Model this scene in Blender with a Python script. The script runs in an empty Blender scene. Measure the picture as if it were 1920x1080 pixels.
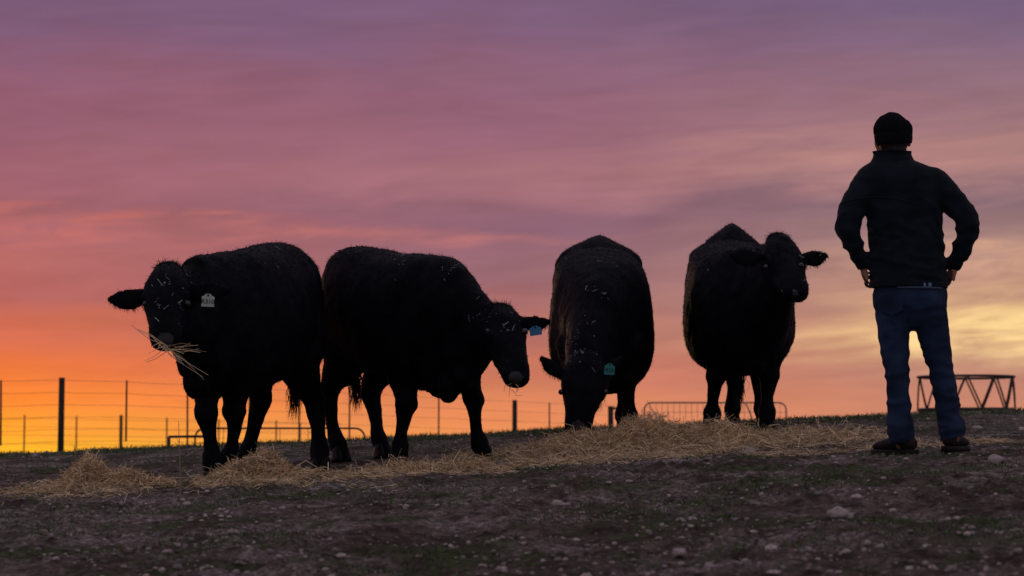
import bpy, bmesh, math, random
import numpy as np
from mathutils import Vector, Matrix, noise
from mathutils.bvhtree import BVHTree
random.seed(7); np.random.seed(7)
S=bpy.context.scene; C=bpy.context.collection
F=85/36*1920; PT=math.atan(310/F); cp,sp=math.cos(PT),math.sin(PT)
def W(px,py,Y):
    a=(px-960)/F; b=(540-py)/F
    d=Vector((a,cp-b*sp,sp+b*cp)); return d*(Y/d.y)
def proj(v):
    yc=v.y*cp+v.z*sp; zc=-v.y*sp+v.z*cp
    return 960+F*v.x/yc, 540-F*zc/yc
# ---------------- ground height
KY=[-20,0,6,8,10,12,12.7,14.5,15.3,16.2,17.3,20,22,26,32,45,80,200,600,6000]
KA=[-.55,-.5,-.46,-.40,-.26,-.13,-.095,-.055,-.025,.05,.12,.175,.17,.0,-.28,-.55,-1.6,-3.2,-3.6,-3.9]
_t=np.arange(-20,200,.1); _v=np.interp(_t,KY,KA); _k=np.hanning(17); _k/=_k.sum()
_v2=np.convolve(np.pad(_v,8,mode='edge'),_k,mode='valid')
def A(y):
    if y<190: return float(np.interp(y,_t,_v2))
    return float(np.interp(y,KY,KA))
nn_=noise.noise
def micro(x,y):
    q=nn_(Vector((x*6,y*6,1))); r=nn_(Vector((x*15,y*15,2)))
    k=.35+.65*min(1,max(0,(14-y)/3)) if y<14.5 else .35
    m=.6+.9*max(0,nn_(Vector((x*.7,y*.7,12)))+.3)
    return k*(.030*nn_(Vector((x*2.2,y*2.2,0)))+m*(.034*q+.024*(abs(r)*1.6-.4)))
def G(x,y):
    xs=9*math.tanh(x/9)
    fade=1 if y<60 else max(0,1-(y-60)/100)
    g=A(y)+.046*xs*fade
    if 4<y<26 and abs(x)<8: g+=.012*nn_(Vector((x*.9,y*.9,3)))+micro(x,y)
    return g
def GP(x,y,e=0): return Vector((x,y,G(x,y)+e))
def gY(px,py):
    for Y in np.arange(6.5,24,.05):
        q=W(px,py,Y)
        if q.z<=G(q.x,q.y): return float(Y)
    return 20.
def gpt(px,py):
    Y=gY(px,py); q=W(px,py,Y); return GP(q.x,q.y)
def foot(px,Y):
    q=W(px,850,Y); return GP(q.x,q.y)
# ---------------- materials
def mat(name,base,rough=.8,spec=.3,noise_scale=None,var=.3,bump=0,bscale=60,island=0,coords='Object',sheen=0):
    m=bpy.data.materials.new(name); m.use_nodes=True; N=m.node_tree.nodes; L=m.node_tree.links
    b=N['Principled BSDF']; b.inputs['Roughness'].default_value=rough
    b.inputs['Specular IOR Level'].default_value=spec
    if sheen: b.inputs['Sheen Weight'].default_value=sheen
    b.inputs['Base Color'].default_value=(*base,1)
    tc=N.new('ShaderNodeTexCoord')
    src=None
    if noise_scale:
        n=N.new('ShaderNodeTexNoise'); n.inputs['Scale'].default_value=noise_scale; n.inputs['Detail'].default_value=5
        L.new(tc.outputs[coords],n.inputs['Vector'])
        src=n.outputs['Fac']; lo,hi=.3,.7
    if island:
        g=N.new('ShaderNodeNewGeometry'); src=g.outputs['Random Per Island']; lo,hi=0,1
    if src:
        mr=N.new('ShaderNodeMapRange'); mr.inputs[1].default_value=lo; mr.inputs[2].default_value=hi
        v=island or var
        mr.inputs[3].default_value=1-v; mr.inputs[4].default_value=1+v
        L.new(src,mr.inputs[0])
        mx=N.new('ShaderNodeVectorMath'); mx.operation='SCALE'; mx.inputs[0].default_value=base
        L.new(mr.outputs[0],mx.inputs['Scale']); L.new(mx.outputs[0],b.inputs['Base Color'])
    if bump:
        n2=N.new('ShaderNodeTexNoise'); n2.inputs['Scale'].default_value=bscale; n2.inputs['Detail'].default_value=4
        L.new(tc.outputs[coords],n2.inputs['Vector'])
        bp=N.new('ShaderNodeBump'); bp.inputs['Strength'].default_value=bump; bp.inputs['Distance'].default_value=.01
        L.new(n2.outputs['Fac'],bp.inputs['Height']); L.new(bp.outputs[0],b.inputs['Normal'])
    return m
M={}
M['hide']=mat('black_hide',(.0040,.0046,.0078),.65,.06,7,.6,.4,90)
M['fur']=mat('black_hair',(.0042,.0050,.0088),.65,.03,island=.7)
M['nose']=mat('wet_nose',(.016,.015,.018),.33,.35,40,.3,.4,200)
M['hoof']=mat('hoof_horn',(.006,.005,.005),.5,.2,30,.3)
M['eye']=mat('eye',(.008,.006,.006),.08,.6)
M['tag_w']=mat('tag_pale',(.52,.60,.52),.5,.4,30,.08)
M['tag_b']=mat('tag_blue',(.04,.22,.40),.5,.4,30,.08)
M['tag_t']=mat('tag_teal',(.03,.27,.27),.5,.4,30,.08)
M['ink']=mat('tag_ink',(.015,.015,.015),.6)
M['straw']=mat('straw',(.66,.49,.30),.6,.4,island=.75)
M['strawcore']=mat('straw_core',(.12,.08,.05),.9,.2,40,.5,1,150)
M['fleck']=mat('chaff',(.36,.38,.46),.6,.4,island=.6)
M['grass']=mat('grass',(.075,.12,.042),.6,.3,island=.5)
M['dry']=mat('dry_stalk',(.35,.28,.17),.7)
M['stone']=mat('gravel',(.36,.295,.29),.85,.2,island=.65,bump=.4,bscale=80)
M['rock']=mat('field_stone',(.42,.35,.34),.85,.25,18,.3,.7,50)
M['wood']=mat('fence_wood',(.05,.035,.03),.85,.2,15,.4)
M['steel']=mat('rusty_steel',(.045,.03,.028),.6,.4,15,.4)
M['wire']=mat('wire',(.09,.06,.05),.5,.5)
M['galv']=mat('galvanised_steel',(.22,.17,.17),.5,.5,20,.2)
M['jacket']=mat('jacket_fleece',(.010,.0150,.024),.9,.12,9,.35,.5,180,sheen=.05)
M['jeans']=mat('denim',(.020,.036,.080),.85,.2,6,.6,.6,260)
M['beanie']=mat('beanie_knit',(.009,.009,.012),.95,.08,60,.3,.8,220)
M['skin']=mat('skin',(.30,.15,.10),.55,.35,20,.1)
M['hair']=mat('hair',(.012,.009,.008),.6)
M['boot']=mat('boot_leather',(.022,.015,.012),.65,.2,20,.35,.4,60)
M['sole']=mat('boot_sole',(.012,.010,.010),.8)
M['shirt']=mat('shirt',(.16,.23,.38),.9,.2,20,.1)
def ground_mat():
    m=bpy.data.materials.new('bare_stony_ground'); m.use_nodes=True; N=m.node_tree.nodes; L=m.node_tree.links
    b=N['Principled BSDF']; b.inputs['Roughness'].default_value=.95; b.inputs['Specular IOR Level'].default_value=.1
    tc=N.new('ShaderNodeTexCoord')
    def nz(s,d=6,r=.6,off=0):
        n=N.new('ShaderNodeTexNoise'); n.inputs['Scale'].default_value=s; n.inputs['Detail'].default_value=d; n.inputs['Roughness'].default_value=r
        mp=N.new('ShaderNodeMapping'); mp.inputs['Location'].default_value=(off,off*.7,0)
        L.new(tc.outputs['Object'],mp.inputs[0]); L.new(mp.outputs[0],n.inputs['Vector']); return n.outputs['Fac']
    def ramp(src,stops):
        r=N.new('ShaderNodeValToRGB'); e=r.color_ramp.elements
        while len(e)<len(stops): e.new(.5)
        for k,(p,c) in enumerate(stops): e[k].position=p; e[k].color=(*c,1)
        L.new(src,r.inputs[0]); return r.outputs[0]
    def mix(f,a,c):
        x=N.new('ShaderNodeMix'); x.data_type='RGBA'; L.new(f,x.inputs[0]); L.new(a,x.inputs[6]); L.new(c,x.inputs[7]); return x.outputs[2]
    dirt=ramp(nz(11,8,.7),[(.34,(.022,.014,.011)),(.5,(.095,.066,.055)),(.66,(.25,.185,.16))])
    grav=ramp(nz(28,7,.78),[(.37,(.055,.041,.037)),(.5,(.27,.212,.20)),(.62,(.62,.52,.505))])
    f1=ramp(nz(1.7,8,.75,3),[(.45,(.05,.05,.05)),(.57,(.9,.9,.9))])
    c1=mix(f1,dirt,grav)
    gr=ramp(nz(24,6,.7,8),[(.38,(.022,.028,.012)),(.62,(.14,.17,.075))])
    f2=ramp(nz(1.3,9,.75,15),[(.50,(0,0,0)),(.58,(.8,.8,.8))])
    c2=mix(f2,c1,gr)
    L.new(c2,b.inputs['Base Color'])
    bp=N.new('ShaderNodeBump'); bp.inputs['Strength'].default_value=1; bp.inputs['Distance'].default_value=.03
    L.new(nz(26,8,.8),bp.inputs['Height']); L.new(bp.outputs[0],b.inputs['Normal'])
    return m
M['ground']=ground_mat()
# ---------------- object helpers
def tag(o,label=None,cat=None,group=None,kind=None):
    if label: o['label']=label
    if cat: o['category']=cat
    if group: o['group']=group
    if kind: o['kind']=kind
    return o
def thing(name,loc,label,cat,group=None):
    o=bpy.data.objects.new(name,None); C.objects.link(o); o.location=loc; o.empty_display_size=.1
    return tag(o,label,cat,group)
class MB:
    def __init__(s): s.v=[]; s.f=[]
    def add(s,vs,fs):
        n=len(s.v); s.v+= [tuple(v) for v in vs]; s.f+=[tuple(i+n for i in f) for f in fs]
    def build(s,name,m,root=None,smooth=False):
        me=bpy.data.meshes.new(name); off=root.location if root else Vector((0,0,0))
        v=[(a-off.x,b-off.y,c-off.z) for a,b,c in s.v] if root else s.v
        me.from_pydata(v,[],s.f); me.update()
        if smooth: me.shade_smooth()
        me.materials.append(m); o=bpy.data.objects.new(name,me); C.objects.link(o)
        if root: o.parent=root
        return o
def cat_interp(P,n):
    P=np.array(P,float); out=[]; k=len(P)
    for i in range(k-1):
        p0=P[max(i-1,0)]; p1=P[i]; p2=P[i+1]; p3=P[min(i+2,k-1)]
        for j in range(n):
            t=j/n
            out.append(.5*((2*p1)+(-p0+p2)*t+(2*p0-5*p1+4*p2-p3)*t*t+(-p0+3*p1-3*p2+p3)*t**3))
    out.append(P[-1]); return np.array(out)
def loft(bm,pts,hint=None,n=4,seg=20,egg=None,power=1.0,cap=True,flat=False,ridge=0):
    P=cat_interp([(*p[0],p[1],p[2] if len(p)>2 else p[1]) for p in pts],n)
    K=len(P); rings=[]; ps=None
    for i in range(K):
        c=Vector(P[i][:3]); t=(Vector(P[min(i+1,K-1)][:3])-Vector(P[max(i-1,0)][:3]))
        if t.length<1e-7: t=Vector((0,0,1))
        t.normalize()
        h=hint if hint else (ps if ps else (Vector((1,0,0)) if abs(t.x)<.8 else Vector((0,1,0))))
        s=h-t*h.dot(t); s.normalize(); ps=s; u=t.cross(s)
        if flat: s=hint.normalized(); u=Vector((0,0,1)).cross(s)
        if egg and u.z<0: u=-u
        rings.append((c,s,u,t,max(P[i][3],.002),max(P[i][4],.002)))
    def ring(c,s,u,a,b,e=0,pw=1,rg=0):
        r=[]
        for k in range(seg):
            th=2*math.pi*k/seg; x=math.cos(th); y=math.sin(th)
            up=y>0
            p_=pw if up else min(1,pw+.2)
            x=math.copysign(abs(x)**p_,x); y=math.copysign(abs(y)**p_,y)
            if rg and up: y+=rg*max(0,1-abs(x)/.4)-rg*.6*max(0,abs(x)-.2)
            if e: x*=1-e*y
            r.append(bm.verts.new(c+s*(a*x)+u*(b*y)))
        return r
    R=[]
    P0,P1=power if isinstance(power,tuple) else (power,power)
    c,s,u,t,a,b=rings[0]; m=min(a,b)
    if cap:
        for q in (75,50,25): 
            q=math.radians(q); R.append(ring(c-t*m*math.sin(q),s,u,a*math.cos(q),b*math.cos(q),0,P0))
    for i,(c,s,u,t,a,b) in enumerate(rings):
        f=i/(K-1)
        R.append(ring(c,s,u,a,b,egg[0]+(egg[1]-egg[0])*f if egg else 0,P0+(P1-P0)*f*f,ridge*(1-f)))
    if cap:
        m=min(a,b)
        for q in (25,50,75):
            q=math.radians(q); R.append(ring(c+t*m*math.sin(q),s,u,a*math.cos(q),b*math.cos(q),0,P1))
    for r1,r2 in zip(R,R[1:]):
        for k in range(seg): bm.faces.new((r1[k],r1[(k+1)%seg],r2[(k+1)%seg],r2[k]))
    bm.faces.new(R[0][::-1]); bm.faces.new(R[-1])
def ell(bm,c,r,rot=None,sub_=3):
    r=r if isinstance(r,tuple) else (r,r,r)
    mtx=Matrix.Translation(c)@(rot.to_4x4() if rot else Matrix())@Matrix.Diagonal((*r,1))
    bmesh.ops.create_icosphere(bm,subdivisions=sub_,radius=1,matrix=mtx)
def finish(bm,name,m,root=None,voxel=None,smooth=5,disp=None,fac=.5):
    bmesh.ops.recalc_face_normals(bm,faces=bm.faces)
    me=bpy.data.meshes.new(name); bm.to_mesh(me); bm.free()
    o=bpy.data.objects.new(name,me); C.objects.link(o)
    if voxel:
        r=o.modifiers.new('r','REMESH'); r.mode='VOXEL'; r.voxel_size=voxel
        s=o.modifiers.new('s','SMOOTH'); s.factor=fac; s.iterations=smooth
        dg=bpy.context.evaluated_depsgraph_get(); me2=bpy.data.meshes.new_from_object(o.evaluated_get(dg))
        o.modifiers.clear(); o.data=me2; me=me2; me.name=name
    if disp:
        co=[v.co.copy() for v in me.vertices]; nn=[v.normal.copy() for v in me.vertices]
        for v,c,nr in zip(me.vertices,co,nn): v.co=c+nr*disp(c)
        me.update()
    me.shade_smooth(); me.materials.clear(); me.materials.append(m)
    if root: me.transform(Matrix.Translation(-root.location)); o.parent=root
    return o
def tube(mb,pts,r,seg=6):
    pts=[Vector(p) for p in pts]; rr=r if isinstance(r,(list,tuple)) else [r]*len(pts)
    vs=[]; ps=None
    for i,p in enumerate(pts):
        t=(pts[min(i+1,len(pts)-1)]-pts[max(i-1,0)]).normalized()
        h=ps if ps else (Vector((0,0,1)) if abs(t.z)<.8 else Vector((1,0,0)))
        s=(h-t*h.dot(t)).normalized(); ps=s; u=t.cross(s)
        for k in range(seg):
            th=2*math.pi*k/seg; vs.append(p+s*rr[i]*math.cos(th)+u*rr[i]*math.sin(th))
    fs=[]
    for i in range(len(pts)-1):
        for k in range(seg): fs.append((i*seg+k,i*seg+(k+1)%seg,(i+1)*seg+(k+1)%seg,(i+1)*seg+k))
    fs.append(tuple(range(seg))[::-1]); fs.append(tuple((len(pts)-1)*seg+k for k in range(seg)))
    mb.add(vs,fs)
def rv(): 
    v=Vector((random.gauss(0,1),random.gauss(0,1),random.gauss(0,1))); return v.normalized()
def blade(mb,p,d,L,w,bend=.15):
    d=d.normalized(); s=d.cross(rv()).normalized(); bd=rv()*L*bend
    a=p-d*L*.5; b=p+bd; c=p+d*L*.5
    mb.add([a-s*w*.5,a+s*w*.5,b-s*w*.5,b+s*w*.5,c-s*w*.4,c+s*w*.4],[(0,1,3,2),(2,3,5,4)])
# ---------------- ground sheet
def build_ground():
    ys=list(np.linspace(-20,5.5,18))+list(np.arange(5.6,16,.028))+list(np.arange(16,23,.05))+list(np.arange(23,60,.5))+list(np.geomspace(60,5000,40))
    xc=np.arange(-4.6,4.61,.03); ext=4.6+np.cumsum(np.geomspace(.06,900,45))
    xs=list(-ext[::-1])+list(xc)+list(ext)
    V=[]; nx=len(xs)
    for y in ys:
        ay=A(y); fade=1 if y<60 else max(0,1-(y-60)/100); near=4<y<26; far=y>26
        for x in xs:
            z=ay+.046*9*math.tanh(x/9)*fade
            if near and abs(x)<8: z+=.012*nn_(Vector((x*.9,y*.9,3)))+micro(x,y)-.003
            elif far: z+=.05*nn_(Vector((x*.3,y*.3,5)))
            V.append((x,y,z))
    Fc=[(j*nx+i,j*nx+i+1,(j+1)*nx+i+1,(j+1)*nx+i) for j in range(len(ys)-1) for i in range(nx-1)]
    me=bpy.data.meshes.new('ground'); me.from_pydata(V,[],Fc); me.update(); me.shade_smooth(); me.materials.append(M['ground'])
    o=bpy.data.objects.new('ground',me); C.objects.link(o); o['kind']='structure'; o['label']='bare stony paddock ground rising to a low crest'
build_ground()
# ---------------- gravel, rocks, grass
PH=(1+5**.5)/2
ICO=[Vector(v).normalized() for v in [(-1,PH,0),(1,PH,0),(-1,-PH,0),(1,-PH,0),(0,-1,PH),(0,1,PH),(0,-1,-PH),(0,1,-PH),(PH,0,-1),(PH,0,1),(-PH,0,-1),(-PH,0,1)]]
ICF=[(0,11,5),(0,5,1),(0,1,7),(0,7,10),(0,10,11),(1,5,9),(5,11,4),(11,10,2),(10,7,6),(7,1,8),(3,9,4),(3,4,2),(3,2,6),(3,6,8),(3,8,9),(4,9,5),(2,4,11),(6,2,10),(8,6,7),(9,8,1)]
mb=MB()
for i in range(26000):
    y=6.6+15*random.random()**1.7
    x=random.uniform(-1,1)*(y*.23+.3)
    dens=nn_(Vector((x*1.3,y*1.3,9)))+.5*nn_(Vector((x*4,y*4,9)))
    if dens<random.uniform(-.3,.4): continue
    r=.004+.012*random.random()**4
    if random.random()<.02: r*=2
    q=Matrix.Rotation(random.uniform(0,6.28),3,rv()); sc=Vector((1,random.uniform(.6,1),random.uniform(.45,.8)))
    c=GP(x,y,r*.1)
    mb.add([c+r*Vector(((q@v).x*sc.x,(q@v).y*sc.y,(q@v).z*sc.z))*random.uniform(.75,1.2) for v in ICO],ICF)
tag(mb.build('gravel',M['stone'],smooth=False),'small pale stones and clods strewn over the paddock','gravel',kind='stuff')
def rock(px,py,r,label):
    c=gpt(px,py); bm=bmesh.new(); bmesh.ops.create_icosphere(bm,subdivisions=3,radius=1)
    sd=rv()*9
    for v in bm.verts:
        n=1+.35*nn_(v.co*1.3+sd)+.12*nn_(v.co*4+sd); v.co=Vector((v.co.x*r*1.25*n,v.co.y*r*n,v.co.z*r*.75*n+r*.25))
    me=bpy.data.meshes.new('rock'); bm.to_mesh(me); bm.free(); me.materials.append(M['rock'])
    me.shade_smooth()
    o=bpy.data.objects.new('rock',me); C.objects.link(o); o.location=c; tag(o,label,'rock')
rock(1573,975,.034,'large pale rock in the right foreground of the bare soil')
rock(1404,850,.034,'brown rounded rock at the front edge of the big hay mound')
rock(1866,868,.033,'pale flat rock right of the standing man\'s boots')
rock(1045,948,.022,'small whitish rock in the middle foreground')
rock(1832,806,.028,'grey rock on the slope behind the man\'s right boot')
rock(1275,1052,.02,'small pale rock at the bottom edge below the hay mound')
rock(350,950,.018,'small pale rock in front of the left hay heaps')
mb=MB()
for i in range(75000):
    y=random.choice([random.uniform(7,13.5),random.uniform(7,13.5),random.uniform(7,13.5),random.uniform(15,21),random.uniform(17.5,21.5),random.uniform(17.5,21.5)])
    x=random.uniform(-1,1)*(y*.23+.3)
    if nn_(Vector((x*1.2,y*1.2,21)))+.4*nn_(Vector((x*5,y*5,21)))<random.uniform(.05,.4)-(.25 if y>16 else 0)-(.08 if (y<13 and x>0) else 0): continue
    h=random.uniform(.012,.042)*(1.25 if y>16 else .85); p=GP(x,y,-.004); d=Vector((random.gauss(0,.6),random.gauss(0,.6),1)).normalized()
    s=d.cross(rv()).normalized()*.0024; e=p+d*h; mid=p+d*h*.5
    mb.add([p-s,p+s,mid+s*.8,mid-s*.8,e+Vector((d.x,d.y,0))*h*.3],[(0,1,2,3),(3,2,4)])
tag(mb.build('grass',M['grass']),'thin short grass growing in patches on the crest and foreground','grass',kind='stuff')
# ---------------- hay
def heap(cx,cy,rx,ry,h,n,label,bumps,Lr=(.08,.24)):
    root=thing('hay_heap',GP(cx,cy),label,'hay')
    def H(x,y):
        q=0
        for bx,by,brx,bry,bh in bumps:
            d=((x-cx-bx)/brx)**2+((y-cy-by)/bry)**2
            q=max(q,bh*math.exp(-d*1.6))
        return q*(1+.7*nn_(Vector((x*6,y*6,4)))+.35*nn_(Vector((x*14,y*14,4))))
    mbc=MB(); NX=50
    for j in range(NX+1):
        for i in range(NX+1):
            u=(i/NX*2-1); v=(j/NX*2-1)
            a=u*math.sqrt(1-v*v/2); b=v*math.sqrt(1-u*u/2)
            x=cx+a*rx*1.1; y=cy+b*ry*1.1
            e=min(1,(1-math.hypot(a,b))*6)
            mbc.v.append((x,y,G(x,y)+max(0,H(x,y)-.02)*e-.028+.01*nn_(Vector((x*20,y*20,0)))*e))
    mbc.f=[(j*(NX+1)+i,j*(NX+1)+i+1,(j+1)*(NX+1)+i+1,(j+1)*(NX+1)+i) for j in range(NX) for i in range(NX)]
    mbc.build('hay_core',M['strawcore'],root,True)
    m=MB(); k=0
    while k<n:
        a=random.uniform(0,6.283); r=math.sqrt(random.random())*1.25
        x=cx+rx*r*math.cos(a); y=cy+ry*r*math.sin(a); hh=H(x,y)
        if random.random()>.07+hh/h: continue
        k+=1
        L=random.uniform(*Lr); d=Vector((random.gauss(0,1),random.gauss(0,1),random.gauss(0,.35+.6*(hh/h))))
        blade(m,Vector((x,y,G(x,y)+hh*random.uniform(.7,1.05)+.004+random.random()**3*.04)),d,L,random.uniform(.0022,.0044),.3)
    m.build('loose_hay',M['straw'],root)['kind']='stuff'
def hx(px,Y): return (px-960)/F*Y
heap(hx(1250,15.3),15.3,1.15,.75,.15,8500,'biggest mound of loose hay, in front of the two right cattle',
     [(-.12,.1,.32,.5,.145),(.33,.1,.28,.45,.11),(-.5,-.05,.34,.45,.09),(.85,0,.5,.5,.03)])
heap(hx(170,13.0),13.0,.36,.30,.10,2800,'brown hay heap at far left edge, left of the tall dry stalk',[(0,0,.15,.2,.11),(.2,-.05,.16,.18,.045)],(.05,.15))
heap(hx(492,13.0),13.0,.30,.26,.10,3200,'rounded hay heap below the front legs of the leftmost cow',[(0,0,.14,.17,.115),(-.13,0,.13,.16,.06)],(.05,.15))
heap(hx(800,13.15),13.15,.42,.3,.045,1300,'low flat hay heap between leftmost heaps and the big mound',[(-.1,0,.22,.22,.025),(.2,0,.14,.16,.045)],(.06,.16))
m=MB(); k=0
while k<7800:
    x=random.uniform(-2.95,3.0)
    yy=12.85 if x<0 else 13.9+.3*math.sin(x)
    y=random.gauss(yy,.36)
    if y<11.5 or abs(x)>y*.24: continue
    if x>1.7 and random.random()<.65: continue
    if nn_(Vector((x*2.1,y*2.6,31)))+.6*nn_(Vector((x*6,y*6,31)))<random.uniform(.0,.5): continue
    k+=1; d=Vector((random.gauss(0,1),random.gauss(0,1),random.gauss(0,.2)))
    blade(m,GP(x,y,.006+random.random()*.014),d,random.uniform(.04,.17),random.uniform(.002,.0038),.2)
tag(m.build('scattered_hay',M['straw']),'loose hay strands strewn across the ground between the heaps','hay',kind='stuff')
def stalk(px,py,h,label):
    c=gpt(px,py); root=thing('dry_stalk',c,label,'stalk'); m=MB()
    tube(m,[c,c+Vector((-.004,0,h*.5)),c+Vector((-.012,0,h))],[.003,.0025,.0012],5); m.build('stem',M['dry'],root)
    for i in range(4):
        m=MB(); z=h*random.uniform(.3,.95); d=Vector((random.choice([-1,1])*random.uniform(.3,1),random.uniform(-.5,.5),.8))
        blade(m,c+Vector((-.01*z/h,0,z))+d.normalized()*.02,d,.045,.003)
        m.build('leaf',M['dry'],root)
stalk(338,934,.37,'tall thin dry stalk standing between the two left hay heaps')
stalk(142,868,.12,'short dry stalk standing behind the far left hay heap')
# ---------------- cattle
def cow(rings,neck,head,hside,ears,legs,tail,bumps,label,tagspec=None,eyes=None,fl=None,nosec=None,pw=(.72,.85),ridge=.03,cones=(),muz=.036,lr=1.0):
    Rg=[]
    for px,t,b,Y,hw in rings:
        ct=W(px,t,Y); cb=W(px,b,Y); Rg.append(((ct+cb)/2,hw,(ct.z-cb.z)/2))
    rear=Rg[0][0]; front=Rg[-2][0]
    fwd=Vector((front.x-rear.x,front.y-rear.y,0)).normalized(); side=fwd.cross(Vector((0,0,1)))
    mid=(rear+front)/2; rootloc=GP(mid.x,mid.y)
    root=thing('black_cow',rootloc,label,'cow','black cattle standing in a row')
    bm=bmesh.new()
    loft(bm,Rg,hint=side,n=4,seg=40,egg=(.0,.22),power=pw,ridge=ridge)
    Nk=[]
    for px,t,b,Y,hw in neck:
        ct=W(px,t,Y); cb=W(px,b,Y); Nk.append(((ct+cb)/2,hw,(ct.z-cb.z)/2))
    loft(bm,Nk,hint=side,n=4,seg=24,power=.9)
    hs=Vector(hside).normalized()
    loft(bm,[(W(px,py,Y),a,b) for px,py,Y,a,b in head],hint=hs,n=4,seg=28,power=.80)
    mz=W(*head[-1][:3]); mp=W(*head[-3][:3]); md=(mz-mp).normalized()
    for s in(-1,1):
        ell(bm,mz+hs*s*.050-md*.016+Vector((0,-.02,.012)),muz)
        ell(bm,W(*head[2][:3])+hs*s*.108+Vector((0,-.035,.040)),.030)
        ell(bm,W(*head[3][:3])+hs*s*.055+Vector((0,.05,-.01)),(.05,.07,.06))
    for px,py,Y,r in bumps: ell(bm,W(px,py,Y),r)
    for px,yb,yt,Y,r in cones:
        a=W(px,yb,Y); b=W(px,yt,Y); 
        loft(bm,[(a,r,r*1.6),(a.lerp(b,.3),r*.78,r*1.4),(a.lerp(b,.55),r*.52,r*1.1),(a.lerp(b,.8),r*.27,r*.7),(b,.008,.02)],hint=side,n=3,seg=24,cap=False)
    earc=[]
    for (bx,by,tx,ty,Y,Yt,w) in ears:
        a=W(bx,by,Y); t=W(tx,ty,Yt); e=t-a; dr=Vector((0,0,-.012))
        loft(bm,[(a,.03,.028),(a+e*.25+dr*.6,w*.8,.022),(a+e*.52+dr,w,.016),(a+e*.78+dr*.5,w*.78,.013),(t,.018,.011)],hint=Vector((0,.25,1)),n=4,seg=16)
        earc.append((a+e*.55,e.length*.6))
    feet=[]
    for kind,tx,ty,tY,fx,fY,bow in legs:
        T=W(tx,ty,tY); Ft=foot(fx,fY); Hh=T.z-Ft.z
        if kind=='F': J=[(None,0,.15),(.62,-.02,.122),(.52,-.015,.094),(.43,.01,.066),(.37,.024,.069),(.31,.005,.049),(.20,-.010,.038),(.12,.0,.056),(.055,.030,.048)]
        else: J=[(None,.04,.19),(.70,.12,.165),(.60,.09,.122),(.50,-.03,.078),(.43,-.095,.069),(.36,-.08,.055),(.21,-.045,.041),(.12,-.01,.058),(.055,.024,.048)]
        pts=[]
        for h,o,r in J:
            if h is None: pts.append((T+fwd*o,r)); continue
            if h>Hh-.06: continue
            q=h/Hh; p=Ft.lerp(T,q); p=Vector((p.x,p.y,Ft.z+h)); p+=fwd*o+Vector((bow/300*math.sin(math.pi*q),0,0)); pts.append((p,r*lr))
        loft(bm,pts,n=4,seg=16)
        feet.append(Ft)
    tp=[(W(px,py,Y),r) for px,py,Y,r in tail]
    loft(bm,tp,n=4,seg=10)
    body=finish(bm,'body',M['hide'],root,voxel=.0125,smooth=3,disp=lambda c:.010*nn_(c*5)+.006*nn_(c*13)+.002*nn_(c*30))
    body.data.materials.append(M['nose'])
    off=root.location
    nc=W(*nosec)
    me=body.data
    for p in me.polygons:
        if (p.center+off-nc).length<.050: p.material_index=1
    cen=np.empty(len(me.polygons)*3); me.polygons.foreach_get('center',cen); cen=cen.reshape(-1,3)
    nor=np.empty(len(me.polygons)*3); me.polygons.foreach_get('normal',nor); nor=nor.reshape(-1,3)
    wts=np.full(len(cen),1.0)
    lens=np.full(len(cen),.011)
    m1=nor[:,2]>.45; wts[m1]=2.0; lens[m1]=.018
    lens[cen[:,2]<.45]=.009
    for c,rad in earc:
        d=np.linalg.norm(cen+np.array(off)-np.array(c),axis=1); wts[d<rad]=5; lens[d<rad]=.022
    pl=W(*head[0][:3])+Vector((0,0,.08)); d=np.linalg.norm(cen+np.array(off)-np.array(pl),axis=1); wts[d<.075]=6; lens[d<.075]=.034
    d=np.linalg.norm(cen+np.array(off)-np.array(nc),axis=1); wts[d<.09]=.1; 
    idx=np.random.choice(len(cen),24000,p=wts/wts.sum())
    m=MB(); back=-fwd
    for i in idx:
        n_=Vector(nor[i]); c=Vector(cen[i])+rv()*.006; L=lens[i]*random.uniform(.5,1.8)
        d=(n_*.5+back*.4+Vector((0,0,-.45))+rv()*.35).normalized(); s=d.cross(rv()).normalized()*.0016
        c=c-n_*.003
        m.v+= [tuple(c-s),tuple(c+s),tuple(c+d*L)]; k=len(m.v); m.f.append((k-3,k-2,k-1))
    o=m.build('coat',M['fur']); o.parent=root
    m=MB(); e=tp[-1][0]-off; e0=tp[-2][0]-off
    for i in range(260):
        p=e.lerp(e0,random.random()*.5)+rv()*.012; L=random.uniform(.15,.36); w=Vector((random.gauss(0,.05),random.gauss(0,.05),-1))
        a=p; b=p+w*L*.5+Vector((random.gauss(0,.018),random.gauss(0,.018),0)); c=p+w*L+Vector((random.gauss(0,.02),random.gauss(0,.02),0))
        s=Vector((random.uniform(-1,1),random.uniform(-1,1),0)).normalized()*.003
        m.add([a-s,a+s,b+s,b-s,c],[(0,1,2,3),(3,2,4)])
    o=m.build('tail_switch',M['fur']); o.parent=root
    for Ft in feet:
        bm=bmesh.new()
        for s_ in (-1,1):
            c=Ft+side*s_*.028
            loft(bm,[(c+fwd*.025+Vector((0,0,-.008)),.036,.066),(c+fwd*.018+Vector((0,0,.035)),.031,.054),(c+fwd*.006+Vector((0,0,.08)),.025,.040)],hint=side,n=2,seg=12,cap=False)
        finish(bm,'hoof',M['hoof'],root)
    for ex in eyes or []:
        bm=bmesh.new(); ell(bm,W(*ex),.019); finish(bm,'eye',M['eye'],root)
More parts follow.
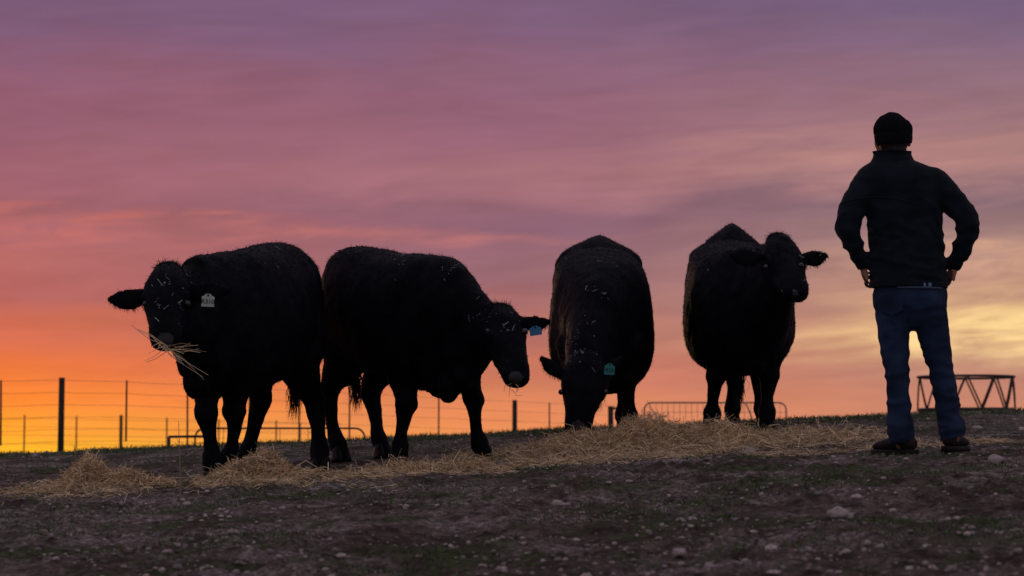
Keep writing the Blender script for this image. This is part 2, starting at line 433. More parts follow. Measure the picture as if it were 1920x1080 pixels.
    if tagspec:
        tx,ty,tY,w,h,key,txt,rot=tagspec
        c=W(tx,ty,tY); bm=bmesh.new()
        poly=[(-.5,-.5),(.5,-.5),(.5,.28),(.32,.34),(.18,.5),(-.18,.5),(-.32,.34),(-.5,.28)]
        R=Matrix.Rotation(rot,4,'Y')
        fr=[bm.verts.new(R@Vector((x*w,-.002,y*h))) for x,y in poly]; bk=[bm.verts.new(R@Vector((x*w,.002,y*h))) for x,y in poly]
        bm.faces.new(fr); bm.faces.new(bk[::-1])
        for k in range(8): bm.faces.new((fr[k],bk[k],bk[(k+1)%8],fr[(k+1)%8]))
        bmesh.ops.recalc_face_normals(bm,faces=bm.faces)
        me=bpy.data.meshes.new('ear_tag'); bm.to_mesh(me); bm.free(); me.materials.append(M[key])
        me.transform(Matrix.Translation(c-off)); et=bpy.data.objects.new('ear_tag',me); C.objects.link(et); et.parent=root
        bm=bmesh.new(); ell(bm,c+R@Vector((0,-.004,h*.38)),(.006,.004,.006),sub_=2); b_=finish(bm,'stud',M['ink'],root); b_.parent=et
        if txt:
            cu=bpy.data.curves.new('lettering','FONT'); cu.body=txt; cu.size=w*.50; cu.align_x='CENTER'; cu.align_y='CENTER'; cu.extrude=.0006; cu.offset=.0002
            to=bpy.data.objects.new('lettering',cu); C.objects.link(to)
            dg=bpy.context.evaluated_depsgraph_get(); tm=bpy.data.meshes.new_from_object(to.evaluated_get(dg))
            bpy.data.objects.remove(to)
            tm.transform(Matrix.Translation(c-off+R@Vector((0,-.0035,-h*.12)))@R@Matrix.Rotation(math.pi/2,4,'X')); tm.materials.clear(); tm.materials.append(M['ink'])
            t2=bpy.data.objects.new('lettering',tm); C.objects.link(t2); t2.parent=et
    if fl:
        m=MB(); me=body.data
        cand=[]
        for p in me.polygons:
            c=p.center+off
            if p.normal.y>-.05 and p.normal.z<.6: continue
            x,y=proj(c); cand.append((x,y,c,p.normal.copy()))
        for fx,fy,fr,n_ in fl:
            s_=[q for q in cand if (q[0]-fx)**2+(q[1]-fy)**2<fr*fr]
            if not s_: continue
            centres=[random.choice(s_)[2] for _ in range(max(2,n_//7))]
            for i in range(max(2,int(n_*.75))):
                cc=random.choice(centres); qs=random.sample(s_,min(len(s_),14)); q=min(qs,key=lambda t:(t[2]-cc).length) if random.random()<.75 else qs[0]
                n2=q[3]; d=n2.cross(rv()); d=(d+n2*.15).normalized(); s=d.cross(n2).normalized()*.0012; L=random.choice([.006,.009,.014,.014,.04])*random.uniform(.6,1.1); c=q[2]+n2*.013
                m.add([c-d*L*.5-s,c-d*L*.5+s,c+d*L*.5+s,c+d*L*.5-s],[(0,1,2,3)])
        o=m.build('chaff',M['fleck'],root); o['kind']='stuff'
    return root
cow([(552,504,600,15.42,.12),(547,477,640,15.25,.20),(530,459,690,14.98,.245),(508,459,706,14.75,.28),(482,466,722,14.5,.31),(455,470,734,14.25,.30),(425,473,742,14.0,.25),(400,485,748,13.8,.20),(378,560,748,13.65,.13)],
    [(420,476,700,13.98,.20),(388,475,700,13.75,.165),(358,482,690,13.52,.135),(332,498,640,13.38,.105)],
    [(314,519,13.36,.080,.09),(313,545,13.27,.122,.125),(312,572,13.19,.127,.125),(311,602,13.1,.098,.105),(310,628,13.0,.086,.08),(310,641,12.97,.082,.06)],
    (1,0.05,0),
    [(280,552,204,562,13.3,13.3,.060),(350,543,428,545,13.30,13.24,.062)],
    [('F',386,690,13.95,403,14.0,-4),('F',434,690,14.12,424,14.35,10),('H',498,640,15.0,457,15.2,0),('H',556,600,14.95,604,14.7,0)],
    [(548,500,15.5,.035),(552,560,15.6,.03),(553,640,15.62,.022),(553,705,15.6,.018)],
    [(582,508,15.0,(.05,.07,.06)),(368,712,13.68,(.075,.10,.11)),(350,672,13.5,(.06,.09,.12))],
    'leftmost black cow, facing the camera with straw in its mouth, pale R310 ear tag',
    (390,563,13.17,.070,.070,'tag_w','R310',.05),[(274,570,13.12),(351,570,13.12)],
    [(330,530,30,30),(312,570,45,26),(480,475,50,24),(420,490,40,14),(500,520,60,10)],(310,638,12.90),pw=(.66,.85),ridge=.03,lr=1.04)
cow([(648,508,600,16.0,.12),(652,484,655,15.85,.20),(668,465,690,15.6,.235),(700,466,696,15.4,.262),(738,475,706,15.2,.295),(775,477,718,15.0,.29),(808,479,732,14.85,.25),(832,489,746,14.7,.18),(850,560,745,14.62,.12)],
    [(830,484,748,14.76,.18),(868,505,735,14.58,.145),(900,544,690,14.44,.12),(928,570,660,14.34,.10)],
    [(940,594,14.32,.085,.09),(943,615,14.26,.118,.125),(949,645,14.18,.116,.12),(957,673,14.08,.094,.10),(964,698,13.98,.084,.078),(967,709,13.95,.078,.058)],
    (.90,.42,0),
    [(908,607,858,600,14.42,14.5,.055),(975,602,1031,603,14.2,14.25,.054)],
    [('H',642,600,15.7,637,15.55,-12),('H',700,640,15.85,716,15.75,0),('F',760,660,14.95,744,14.9,6),('F',868,650,14.85,904,15.0,0)],
    [(646,500,16.1,.035),(655,570,16.2,.028),(664,640,16.2,.022),(667,690,16.2,.016)],
    [(628,508,15.75,(.05,.06,.06)),(842,722,14.62,(.07,.10,.11)),(870,700,14.5,(.06,.08,.10))],
    'second black cow from left, body angled right, lowered head with blue ear tag',
    (1004,620,14.1,.070,.055,'tag_b',None,-.15),[(915,622,14.13),(984,622,14.02)],
    [(770,495,50,60),(830,510,35,26),(900,585,28,22),(950,600,30,20),(700,485,45,14),(960,700,25,14)],(969,708,13.87),pw=(.62,.85),ridge=.03,lr=1.04)
cow([(1122,508,600,18.3,.27),(1122,480,650,18.2,.33),(1122,463,700,17.98,.352),(1124,464,725,17.7,.352),(1127,468,738,17.4,.37),(1128,480,742,17.15,.36),(1122,497,742,16.95,.28),(1118,530,750,16.75,.22),(1112,590,740,16.6,.16)],
    [(1116,530,720,16.75,.2),(1108,590,745,16.5,.175),(1102,650,765,16.3,.15),(1098,680,760,16.15,.13)],
    [(1098,688,16.15,.12,.11),(1096,710,16.1,.148,.13),(1092,740,16.05,.140,.13),(1088,768,16.0,.110,.11),(1084,794,15.95,.092,.08),(1083,808,15.93,.082,.06)],
    (1,.0,.0),
    [(1056,705,1014,670,16.1,16.12,.048),(1138,692,1166,670,16.15,16.25,.045)],
    [('F',1172,650,16.95,1182,17.0,0),('F',1080,650,16.95,1076,17.0,0),('H',1170,640,18.0,1170,18.1,0),('H',1085,640,18.0,1083,18.1,0)],
    [(1122,500,18.4,.035),(1122,560,18.5,.03),(1122,640,18.5,.022),(1122,700,18.5,.018)],
    [(1066,502,17.95,(.10,.12,.12)),(1180,500,17.95,(.10,.12,.12))],
    'black cow with its head down eating from the big hay mound, teal ear tag',
    (1143,692,15.96,.068,.075,'tag_t','R23',.08),[(1052,735,16.0),(1135,735,16.0)],
    [(1118,480,25,22),(1125,545,28,22),(1095,620,30,22),(1080,660,40,55),(1090,690,40,20),(1170,480,40,12),(1075,740,20,6)],(1084,802,15.86),pw=(.50,.85),ridge=.05,
    cones=[(1122,474,442,17.95,.27)],lr=1.15)
cow([(1366,490,560,18.3,.25),(1366,468,640,18.2,.31),(1366,453,680,17.98,.33),(1372,453,698,17.7,.35),(1384,457,704,17.4,.39),(1391,462,704,17.15,.375),(1404,460,700,16.95,.30),(1422,470,690,16.8,.23)],
    [(1420,460,670,16.88,.26),(1438,450,640,16.68,.20),(1454,450,600,16.52,.14)],
    [(1460,464,16.48,.10,.10),(1464,484,16.4,.138,.13),(1470,505,16.3,.136,.13),(1480,527,16.18,.112,.105),(1489,543,16.06,.102,.082),(1493,551,16.02,.092,.064)],
    (.95,.30,0),
    [(1430,482,1368,478,16.25,16.25,.066),(1504,484,1550,479,16.25,16.3,.060)],
    [('F',1350,620,17.1,1332,17.2,0),('F',1445,620,16.95,1437,17.0,0),('H',1378,640,18.0,1373,18.1,0),('H',1420,640,18.0,1432,18.2,0)],
    [(1372,480,18.4,.035),(1376,540,18.5,.03),(1382,620,18.5,.022),(1388,700,18.5,.018)],
    [(1466,462,16.42,.075),(1415,680,16.8,(.09,.10,.10)),(1314,492,17.95,(.09,.12,.11))],
    'rightmost black cow beside the man, head raised and turned right, hairy ears out sideways',
    None,[(1436,501,16.18),(1502,498,16.10)],
    [(1310,480,40,6),(1450,480,40,24),(1395,482,22,10),(1490,555,22,40),(1480,560,22,14),(1520,480,25,16),(1500,530,15,8),(1380,445,20,8)],(1495,548,15.92),pw=(.52,.85),ridge=.04,
    cones=[(1372,464,417,18.0,.22)],lr=1.16,muz=.042)
def wisp(origin,ends,label,n=3,w=.0035):
    o=W(*origin); m=MB()
    for (ex,ey,eY) in ends:
        for k in range(n):
            e=W(ex,ey,eY)+rv()*.025; a=o+rv()*.02; mid=(a+e)/2+rv()*.02
            tube(m,[a,mid,e],[w*.5,w*.5,w*.35],4)
    r=thing('straw_wisp',o,label,'straw'); m.build('strands',M['straw'],r)
wisp((312,652,12.91),[(250,612,12.9),(278,672,12.9),(380,655,12.85),(388,710,12.85),(352,690,12.85),(365,642,12.9),(290,655,12.8),(345,672,12.8)],'wisp of straw hanging from the leftmost cow\'s mouth',3)
wisp((962,724,13.89),[(950,740,13.9),(966,742,13.9),(975,735,13.95)],'short straw bits hanging from the lowered muzzle of the second cow',2,.003)
# ---------------- man
MY=12.7
def P(px,py,d=0): return W(px,py,MY+d)
px_m=MY/F
man=thing('person',foot(1735,MY),'man seen from behind in dark jacket, beanie and blue jeans, hands on hips','person')
X=Vector((1,0,0))
def hw(p): return p*px_m
bm=bmesh.new()
loft(bm,[(P(1676,318,.0),.08,.065),(P(1677,296,.005),.066,.062),(P(1677,276,.01),.062,.068),(P(1675,262,.02),.076,.088),(P(1675,250,.025),.080,.094),(P(1675,240,.025),.066,.08)],hint=X,n=3,seg=20)
fx=-.035
loft(bm,[(P(1672,284,.065)+X*fx*.6,.045,.04),(P(1671,270,.09)+X*fx,.055,.04),(P(1672,256,.09)+X*fx,.055,.03)],hint=X,n=3,seg=16)
loft(bm,[(P(1670,256,.12)+X*fx*1.4,.010,.008),(P(1669,266,.138)+X*fx*1.6,.014,.012)],hint=X,n=2,seg=10)
for s in(-1,1): ell(bm,P(1675+s*29.5,267,.02-s*.01),(.010,.018,.026))
loft(bm,[(P(1688,330),.15,.08),(P(1692,360),.16,.1),(P(1698,430),.15,.1),(P(1702,500),.15,.1),(P(1705,560),.155,.10),(P(1706,590),.14,.09)],hint=X,n=3,seg=20)
ARM={-1:[(1624,347,0),(1600,388,-.02),(1589,428,-.04),(1602,462,-.02),(1620,494,.01)],1:[(1750,340,0),(1785,376,-.02),(1813,414,-.04),(1807,455,-.02),(1789,494,.01)]}
for s in(-1,1):
    loft(bm,[(P(*a),r) for a,r in zip(ARM[s],(.05,.045,.04,.036,.028))],n=3,seg=14)
    w=P(*ARM[s][-1]); edge=P(1629 if s<0 else 1778,516,.0)
    kn=edge+Vector((s*.012,.030,-.008))
    loft(bm,[(w,.026,.022),(w.lerp(kn,.5)+Vector((s*.006,0,0)),.036,.019),(kn,.038,.016)],hint=Vector((0,.5,.85)),n=3,seg=12)
    for k,Ln in enumerate((.07,.078,.072,.058)):
        b=kn+Vector((0,.008-.003*k,.028-.019*k)); d1=Vector((-s*.15,.95,-.12*k)).normalized(); d2=Vector((-s*.6,.8,-.15*k)).normalized()
        loft(bm,[(b,.010),(b+d1*Ln*.45,.0095),(b+d1*Ln*.45+d2*Ln*.35,.0085),(b+d1*Ln*.45+d2*Ln*.6+Vector((-s*.008,0,0)),.007)],n=2,seg=8)
    b=w.lerp(kn,.45)+Vector((0,-.015,.0)); loft(bm,[(b,.013),(b+Vector((s*.002,-.03,-.028)),.012),(b+Vector((-s*.004,-.045,-.058)),.010)],n=2,seg=8)
LEG={-1:[(1673,585,0),(1676,640,0),(1682,700,.0),(1685,760,0),(1690,832,0)],1:[(1742,585,0),(1753,640,.02),(1765,700,.03),(1777,760,.03),(1788,822,.03)]}
for s in(-1,1): loft(bm,[(P(*a),r) for a,r in zip(LEG[s],(.07,.06,.045,.042,.034))],n=3,seg=14)
finish(bm,'body',M['skin'],man,voxel=.0075,smooth=2)
for s in(-1,1):
    bm=bmesh.new(); ell(bm,P(1669+s*11,258,.118-s*.008)+X*fx*1.2,.012); finish(bm,'eye',M['eye'],man)
zsh=P(0,345).z
def wr(c):
    a=nn_(Vector((c.x*5,c.y*5,c.z*6))); b=nn_(Vector((c.x*9+c.z*9,c.y*9,c.z*13-c.x*4)))
    k=.3+.7*max(0,min(1,(zsh-c.z)*4))
    return k*(.007*a+.0085*(1-abs(b)*3.2))
bm=bmesh.new()
loft(bm,[(P(1675,299,.0),hw(34),.062),(P(1676,305,0),hw(46),.078),(P(1679,312,0),hw(61),.092),(P(1683,321,0),hw(74),.105),(P(1685,334,0),hw(81),.118),(P(1687,355,0),hw(81),.125),(P(1692,385,0),hw(73),.13),(P(1698,430,0),hw(69),.125),(P(1701,475,0),hw(70),.125),(P(1703,515,0),hw(72),.13),(P(1703,538,0),hw(72),.133)],hint=X,n=4,seg=36,power=.92,cap=False,flat=True)
for s in(-1,1):
    loft(bm,[(P(*a),r) for a,r in zip(ARM[s],(.078,.070,.063,.053,.042))],n=5,seg=18,cap=True)
jk=finish(bm,'jacket',M['jacket'],man,voxel=.009,smooth=4,disp=wr)
bm=bmesh.new(); loft(bm,[(P(1675,309,.0),hw(47),.084),(P(1674,300,.0),hw(40),.076),(P(1673,291,.0),hw(36),.070),(P(1672,284,-.004),hw(37),.071)],hint=X,n=3,seg=28,cap=False,flat=True)
c_=finish(bm,'collar',M['jacket'],man,disp=lambda c:.005*nn_(c*13)); c_.parent=jk
for s in(-1,1):
    a=P(*ARM[s][-1]); b=P(*ARM[s][-2]); d=(a-b).normalized(); bm=bmesh.new()
    loft(bm,[(a-d*.02,.045),(a+d*.012,.044)],n=2,seg=18,cap=False); c_=finish(bm,'cuff',M['jacket'],man); c_.parent=jk
m=MB(); pts=[]
bv=BVHTree.FromPolygons([v.co+man.location for v in jk.data.vertices],[p.vertices for p in jk.data.polygons])
for i in range(25):
    t=i/24; p=P(1608+t*152,350-14*math.sin(math.pi*t)-t*6,-1); h=bv.ray_cast(p,Vector((0,1,0)))
    if h[0]: pts.append(h[0]+Vector((0,-.002,0)))
if len(pts)>3: tube(m,pts,.0032,6); c_=m.build('yoke_seam',M['jacket'],man,True); c_.parent=jk
bm=bmesh.new(); loft(bm,[(P(1704,530,0),hw(73),.137),(P(1704,540,0),hw(72.5),.136)],hint=X,n=3,seg=36,power=.92,cap=False); c_=finish(bm,'hem_band',M['jacket'],man); c_.parent=jk
bm=bmesh.new(); loft(bm,[(P(1712,533,0),hw(60),.1345),(P(1712,543,0),hw(59.5),.1335)],hint=X,n=2,seg=32,power=.92,cap=False); finish(bm,'shirt',M['shirt'],man,disp=lambda c:.0015*nn_(c*25))
bm=bmesh.new()
loft(bm,[(P(1705,525,0),hw(66),.115),(P(1706,555,0),hw(70),.122),(P(1706,575,0),hw(69),.12),(P(1706,586,0),hw(62),.10)],hint=X,n=3,seg=28,power=.92)
for s in(-1,1):
    rr=(.093,.082,.066,.064,.072)
    loft(bm,[(P(*a),r*.98,r*1.1) for a,r in zip(LEG[s],rr)],hint=X,n=5,seg=20,cap=False)
    ell(bm,P(1706+s*33,564,-.045),(.080,.08,.088))
zk=P(0,690).z
def wj(c):
    lo=max(0,min(1,(zk-c.z)*3+.5))
    b=nn_(Vector((c.x*7,c.y*7+c.x*4,c.z*17)))
    return .003*nn_(c*9)+(.004+.007*lo)*(.6-abs(b)*2.4)
jn=finish(bm,'jeans',M['jeans'],man,voxel=.0085,smooth=3,disp=wj)
bv=BVHTree.FromPolygons([v.co+man.location for v in jn.data.vertices],[p.vertices for p in jn.data.polygons])
for s in(-1,1):
    cx=1706+s*34; bm=bmesh.new()
    def on(x,y):
        h=bv.ray_cast(P(x,y,-1),Vector((0,1,0))); return (h[0] if h[0] else P(x,y,-.12))+Vector((0,-.004,0))
    N_=8; rows=[]
    for j in range(N_+1):
        t=j/N_; wd=22-1.5*t
        rows.append([bm.verts.new(on(cx+(i/N_*2-1)*wd,553+t*(38-9*abs(i/N_*2-1)))) for i in range(N_+1)])
    for j in range(N_):
        for i in range(N_): bm.faces.new((rows[j][i],rows[j][i+1],rows[j+1][i+1],rows[j+1][i]))
    c_=finish(bm,'back_pocket',M['jeans'],man); c_.parent=jn
bm=bmesh.new()
loft(bm,[(P(1675,262,.022),hw(33),.108),(P(1675,250,.02),hw(35),.115),(P(1674,238,.017),hw(34.5),.112),(P(1674,226,.012),hw(29),.095),(P(1675,218,.008),hw(20),.07),(P(1676,212,.005),hw(9),.03)],hint=X,n=4,seg=40,cap=False)
bn=finish(bm,'beanie',M['beanie'],man,voxel=.007,smooth=4,disp=lambda c:.0025*math.sin(math.atan2(c.y-MY-.02,c.x-P(1675,240).x)*44)+.006*nn_(c*14))
bm=bmesh.new(); loft(bm,[(P(1676,270,.024),hw(33.5),.110),(P(1675.5,260,.022),hw(35.5),.117),(P(1675,250,.021),hw(35.5),.116)],hint=X,n=3,seg=48,cap=False)
c_=finish(bm,'turn_up',M['beanie'],man,disp=lambda c:.003*nn_(c*18)); c_.parent=bn
bm=bmesh.new(); loft(bm,[(P(1677,280,.0),hw(23),.07),(P(1676,272,.005),hw(27),.085),(P(1676,264,.01),hw(28),.088)],hint=X,n=3,seg=24)
finish(bm,'hair',M['hair'],man,voxel=.006,smooth=1,disp=lambda c:.004*nn_(c*70))
for s,(ax,ad),toe in((-1,(1690,0),Vector((-.55,.84,0))),(1,(1787,.05),Vector((.45,.89,0)))):
    g=foot(ax,MY+ad+.02); g.z+=.004; t=toe.normalized(); sd=t.cross(Vector((0,0,1)))
    bm=bmesh.new(); z=lambda h:Vector((0,0,h))
    loft(bm,[(g-t*.075+z(.05),.036,.036),(g-t*.02+z(.058),.042,.045),(g+t*.07+z(.048),.046,.036),(g+t*.14+z(.04),.048,.028),(g+t*.185+z(.035),.036,.02)],hint=sd,n=4,seg=20)
    loft(bm,[(g-t*.03+z(.06),.048,.048),(g-t*.025+z(.12),.046,.05)],n=3,seg=18)
    bt=finish(bm,'boot',M['boot'],man,voxel=.007,smooth=3,disp=lambda c:.002*nn_(c*40))
    bm=bmesh.new(); prof=[(-.115,.0),(-.10,.035),(-.03,.042),(.06,.05),(.14,.054),(.20,.035),(.225,0),(.20,-.035),(.14,-.054),(.06,-.05),(-.03,-.042),(-.10,-.035)]
    a=[bm.verts.new(g+t*x+sd*y+z(-.008)) for x,y in prof]; b=[bm.verts.new(g+t*x*.99+sd*y*.97+z(.02)) for x,y in prof]
    bm.faces.new(a[::-1]); bm.faces.new(b)
    for k in range(12): bm.faces.new((a[k],a[(k+1)%12],b[(k+1)%12],b[k]))
    c_=finish(bm,'sole',M['sole'],man); c_.parent=bt
# ---------------- fences
def fence(posts,yfun,wirepy,nw,gap,label,pr=.05,dr=.02,wr_=.004,x0=-120,x1=1160):
    root=thing('wire_fence',foot(posts[0][0],yfun(posts[0][0])),label,'fence')
    for px,tp_,thick,bot in posts:
        Y=yfun(px); top=W(px,tp_,Y); g=GP(top.x,top.y,-.1); m=MB()
        if bot: g=W(px,bot,Y)
        lean=Vector((random.gauss(0,.01),0,0)); r=pr if thick else dr
        tube(m,[g,(g+top)/2+lean*.5,top+lean],[r*1.05,r,r*.95],10 if thick else 5)
        m.build('post' if thick else 'dropper',M['wood'] if thick else M['steel'],root,True)
    for k in range(nw):
        m=MB(); pts=[]
        for px in range(x0,x1+1,40):
            Y=yfun(px); t=W(px,float(np.interp(px,wirepy[0],wirepy[1])),Y); pts.append(t-Vector((0,0,k*gap+.004*math.sin(px*.05))))
        tube(m,pts,wr_,4); m.build('wire',M['wire'],root)
fence([(1,713,0,836),(115,708,1,None),(236,713,0,828),(353,722,0,None),(468,730,0,None),(561,735,0,None),(655,716,0,None),(822,745,0,None),(965,750,1,None),(1030,755,0,None)],
      lambda px:34+(px+120)/1280*14,([-120,115,236,353,655,822,965,1160],[716,713,716,722,737,746,753,762]),6,.185,'nearer wire fence behind the left cattle with thick timber posts',pr=.048,dr=.016,wr_=.0024)
fence([(45,778,0,None),(143,780,0,None),(227,778,1,None),(313,783,0,None),(410,786,0,None),(518,788,0,None),(563,793,0,None)],
      lambda px:68+(px+120)/1280*10,([-120,600],[781,795]),4,.24,'farther low wire fence against the orange glow at far left',pr=.05,dr=.024,wr_=.0042,x1=640)
Yg=40
root=thing('gate_post',foot(1145,Yg),'thick gate post with short rail left of the pipe gate','post')
m=MB(); t=W(1145,762,Yg); tube(m,[GP(t.x,t.y,-.1),t],.045,10); m.build('post',M['wood'],root,True)
m=MB(); tube(m,[W(1142,765,Yg),W(1178,768,Yg+.5)],.02,8); tube(m,[W(1178,768,Yg+.5),W(1178,768,Yg+.5)-Vector((0,0,.9))],.018,8); m.build('rail',M['steel'],root,True)
def gate(xa,xb,Y,toppy,h,label,nv,nh,m_,r=.018):
    a=W(xa,toppy,Y); b=W(xb,toppy,Y); root=thing('pipe_gate',GP((a.x+b.x)/2,Y),label,'gate')
    rad=.12; z0=a.z-h; z1=a.z; m=MB(); pts=[]
    for cx,cz,s0 in((b.x-rad,z1-rad,0),(a.x+rad,z1-rad,90),(a.x+rad,z0+rad,180),(b.x-rad,z0+rad,270)):
        for k in range(6):
            th=math.radians(s0+k*18); pts.append(Vector((cx+rad*math.cos(th),Y,cz+rad*math.sin(th))))
    pts.append(pts[0]); pts.append(pts[1]); tube(m,pts,r,8); m.build('frame',m_,root,True)
    m=MB()
    for k in range(1,nv): x=a.x+(b.x-a.x)*k/nv; tube(m,[Vector((x,Y,z0+.01)),Vector((x,Y,z1-.01))],.0036,4)
    for k in range(1,nh): z=z0+(z1-z0)*k/nh; tube(m,[Vector((a.x+.01,Y+.006,z)),Vector((b.x-.01,Y+.006,z))],.0036,4)
    m.build('mesh_infill',m_,root)
    m=MB(); tube(m,[Vector((a.x+(b.x-a.x)*.72,Y+.02,z1-.02)),Vector((a.x+(b.x-a.x)*.85,Y+.02,z0+.3)),Vector((b.x-.02,Y+.02,z0+.1))],.012,6); m.build('brace',m_,root)
gate(1208,1474,40,755,1.1,'grey pipe gate with mesh infill behind the rightmost cow',24,7,M['galv'],.013)
gate(366,684,30,803,.75,'low dark pipe gate behind the legs of the two left cattle',6,4,M['steel'],.012)
root=thing('pipe_rail',foot(350,29),'low dark rail on short legs right of the leftmost fence posts','rail')
m=MB(); tube(m,[W(316,819,29),W(394,818,29)],.016,8); m.build('rail',M['steel'],root,True)
for x in(317,392):
    m=MB(); t=W(x,819,29); tube(m,[t,GP(t.x,t.y,-.05)],.018,8); m.build('leg',M['steel'],root,True)
# hay ring feeder
Yf=38; c=W(1811,707,Yf); g=GP(c.x,c.y); R=.75; root=thing('hay_ring_feeder',g,'dark round steel hay feeder on the crest at far right behind the man','feeder')
z1=c.z; z0=W(1811,768,Yf).z
def ringtube(z,r,nm):
    m=MB(); pts=[Vector((c.x+R*math.cos(t),c.y+R*math.sin(t),z)) for t in np.linspace(0,2*math.pi,41)]; tube(m,pts+[pts[1]],r,8); m.build(nm,M['steel'],root,True)
ringtube(z1,.020,'top_rail'); ringtube(z0,.022,'middle_rail'); ringtube(g.z+.05,.02,'bottom_rail')
NB=10; dl=2*math.pi/NB
for k in range(NB*2):
    m=MB(); pts=[]
    a0=(k//2)*dl+.15; sg=1 if k%2 else -1
    for i in range(7):
        t=i/6; a=a0+sg*dl*.5*(.95*(1-t)+.04); pts.append(Vector((c.x+R*math.cos(a),c.y+R*math.sin(a),z0+(z1-z0)*t)))
    tube(m,pts,.014,6); m.build('bar',M['steel'],root,True)
m=MB(); n_=40; vs=[]; fs=[]
for i in range(n_):
    t=2*math.pi*i/n_
    for r_ in(R-.004,R+.004):
        for z in(g.z+.05,z0): vs.append(Vector((c.x+r_*math.cos(t),c.y+r_*math.sin(t),z)))
for i in range(n_):
    a=i*4; b=((i+1)%n_)*4; fs+=[(a,b,b+1,a+1),(a+2,a+3,b+3,b+2),(a+1,b+1,b+3,a+3),(a,a+2,b+2,b)]
m.add(vs,fs); m.build('side_panel',M['steel'],root,True)
# ---------------- world
def lin(c): 
    r=[]
    for v in c:
        v/=255; r.append(v/12.92 if v<=.04045 else ((v+.055)/1.055)**2.4)
    return (*r,1)
w=bpy.data.worlds.new('World'); S.world=w; w.use_nodes=True; N=w.node_tree.nodes; L=w.node_tree.links; N.clear()
tc=N.new('ShaderNodeTexCoord'); sx=N.new('ShaderNodeSeparateXYZ'); L.new(tc.outputs['Generated'],sx.inputs[0])
def mth(op,a,b=None,c=None,clamp=False):
    n=N.new('ShaderNodeMath'); n.operation=op; n.use_clamp=clamp
    for i,v in enumerate((a,b,c)):
        if v is None: continue
        if isinstance(v,(int,float)): n.inputs[i].default_value=v
        else: L.new(v,n.inputs[i])
    return n.outputs[0]
az=mth('MULTIPLY',mth('ARCTAN2',sx.outputs[0],sx.outputs[1]),57.2958)
el=mth('MULTIPLY',mth('ARCSINE',sx.outputs[2]),57.2958)
def nz(sa,se,z,det=5,r=.55,tilt=.05,sc=1):
    cb=N.new('ShaderNodeCombineXYZ'); e2=mth('SUBTRACT',el,mth('MULTIPLY',az,tilt))
    L.new(mth('MULTIPLY',az,sa),cb.inputs[0]); L.new(mth('MULTIPLY',e2,se),cb.inputs[1]); cb.inputs[2].default_value=z
    n=N.new('ShaderNodeTexNoise'); n.inputs['Scale'].default_value=sc; n.inputs['Detail'].default_value=det; n.inputs['Roughness'].default_value=r; n.inputs['Distortion'].default_value=.6
    L.new(cb.outputs[0],n.inputs['Vector']); return mth('SUBTRACT',n.outputs['Fac'],.5)
n1=nz(.13,.5,1.3,4); n2=nz(.24,1.1,7.7,4,.5); n3=nz(.30,2.6,22,6,.62,.06)
amp=mth('MULTIPLY',el,.3,clamp=True)
eld=mth('ADD',el,mth('MULTIPLY',amp,mth('ADD',mth('MULTIPLY',n1,1.6),mth('MULTIPLY',n2,1.3))))
azd=mth('ADD',az,mth('MULTIPLY',n1,-8))
MAXE=25
def ramp(st):
    r=N.new('ShaderNodeValToRGB'); r.color_ramp.interpolation='EASE'; e=r.color_ramp.elements
    while len(e)<len(st): e.new(.5)
    for k,(p,c) in enumerate(st): e[k].position=max(0,p/MAXE); e[k].color=lin(c)
    L.new(mth('DIVIDE',eld,MAXE,clamp=True),r.inputs[0]); return r.outputs[0]
top=[(16,(108,88,122)),(25,(118,104,138))]
RL=ramp([(0,(255,184,42)),(.55,(254,160,46)),(1.3,(246,132,52)),(2.0,(230,113,62)),(2.8,(205,103,80)),(3.7,(176,95,96)),(4.7,(176,99,100)),(5.7,(156,94,108)),(8.0,(144,90,112)),(10.7,(118,87,119))]+top)
RC=ramp([(0,(242,158,86)),(.9,(228,136,90)),(1.9,(204,119,96)),(3.0,(174,108,105)),(4.4,(147,100,112)),(5.5,(139,96,115)),(6.8,(160,107,118)),(8,(146,97,117)),(10.7,(122,91,122))]+top)
RR=ramp([(0,(234,152,96)),(1.0,(202,134,110)),(2.1,(182,126,113)),(2.9,(206,154,120)),(3.6,(186,139,121)),(5,(154,119,120)),(5.9,(131,103,114)),(7,(166,121,122)),(8,(152,113,122)),(10.7,(116,94,125))]+top)
def mix(f,a,b):
    x=N.new('ShaderNodeMix'); x.data_type='RGBA'; x.clamp_factor=True
    L.new(f,x.inputs[0])
    for i,v in((6,a),(7,b)):
        if isinstance(v,tuple): x.inputs[i].default_value=v
        else: L.new(v,x.inputs[i])
    return x.outputs[2]
c1=mix(mth('DIVIDE',mth('ADD',azd,11.5),10.5,clamp=True),RL,RC)
c2=mix(mth('DIVIDE',azd,10.5,clamp=True),c1,RR)
def glow(caz,cel,wa,we,col,k,kn=1.8):
    global c2
    gq=mth('ADD',mth('POWER',mth('DIVIDE',mth('SUBTRACT',az,caz),wa),2),mth('POWER',mth('DIVIDE',mth('SUBTRACT',eld,cel),we),2))
    gl=mth('MULTIPLY',mth('EXPONENT',mth('MULTIPLY',gq,-1)),mth('ADD',k,mth('MULTIPLY',n3,kn)),clamp=True)
    c2=mix(gl,c2,lin(col))
glow(12,2.75,4.0,.62,(255,216,150),.9,4.5)
glow(12,4.4,3.8,.45,(224,172,140),.55,4)
glow(9,6.9,5,.9,(182,132,128),.55,2.5)
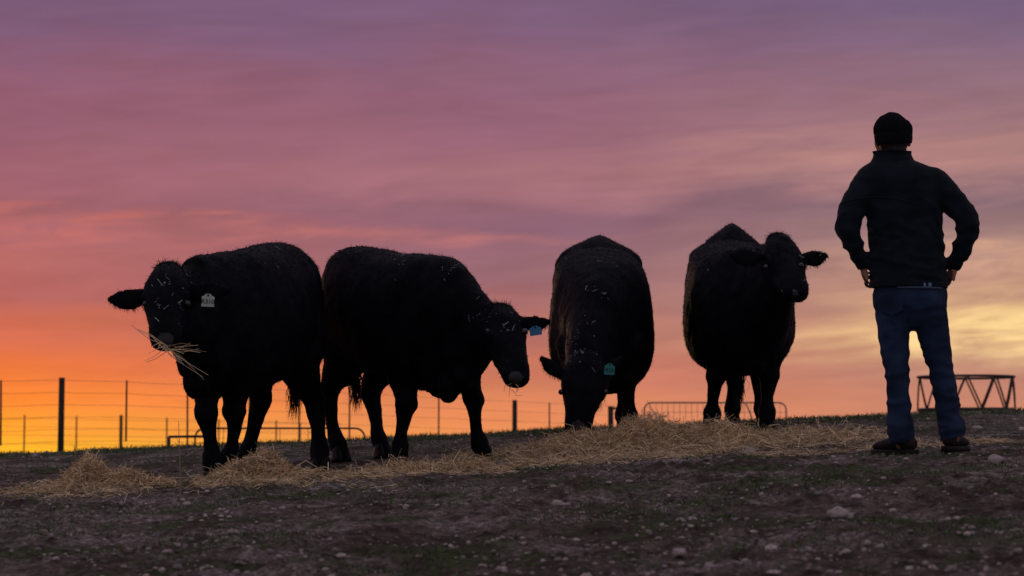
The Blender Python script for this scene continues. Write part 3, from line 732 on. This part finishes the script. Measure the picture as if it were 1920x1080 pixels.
glow(-3,5.2,4.5,.14,(196,116,110),.45,2)
glow(-9,5.3,4,.22,(200,108,100),.4,3)
v=mth('ADD',1,mth('MULTIPLY',mth('ADD',n2,n3),.34))
vm=N.new('ShaderNodeVectorMath'); vm.operation='SCALE'; L.new(c2,vm.inputs[0]); L.new(v,vm.inputs['Scale'])
c3=mix(mth('DIVIDE',mth('SUBTRACT',el,14),25,clamp=True),vm.outputs[0],(.36,.32,.37,1))
c4=mix(mth('MULTIPLY',mth('SUBTRACT',.65,sx.outputs[1]),1.1,clamp=True),c3,(.27,.24,.28,1))
bg=N.new('ShaderNodeBackground'); L.new(c4,bg.inputs[0]); bg.inputs[1].default_value=1
sky=N.new('ShaderNodeTexSky'); sky.sky_type='NISHITA'; sky.sun_disc=False; sky.sun_elevation=math.radians(1.5); sky.sun_rotation=math.radians(-14)
bg2=N.new('ShaderNodeBackground'); L.new(sky.outputs[0],bg2.inputs[0]); bg2.inputs[1].default_value=.002
ad=N.new('ShaderNodeAddShader'); L.new(bg.outputs[0],ad.inputs[0]); L.new(bg2.outputs[0],ad.inputs[1])
out=N.new('ShaderNodeOutputWorld'); L.new(ad.outputs[0],out.inputs[0])
sun=bpy.data.lights.new('sun','SUN'); sun.energy=.12; sun.angle=math.radians(5); sun.color=(1,.6,.35)
so=bpy.data.objects.new('sun',sun); C.objects.link(so)
azr=math.radians(-14); e=math.radians(3); dirv=Vector((math.sin(azr)*math.cos(e),math.cos(azr)*math.cos(e),math.sin(e)))
so.rotation_euler=dirv.to_track_quat('Z','Y').to_euler()
cam=bpy.data.cameras.new('camera'); cam.lens=85; cam.sensor_width=36; cam.clip_end=20000; cam.clip_start=.1
cam.dof.use_dof=True; cam.dof.focus_distance=14.0; cam.dof.aperture_fstop=4.0
co=bpy.data.objects.new('camera',cam); C.objects.link(co); co.location=(0,0,0); co.rotation_euler=(math.pi/2+PT,0,0); S.camera=co
S.view_settings.view_transform='Standard'; S.view_settings.look='None'; S.view_settings.exposure=0
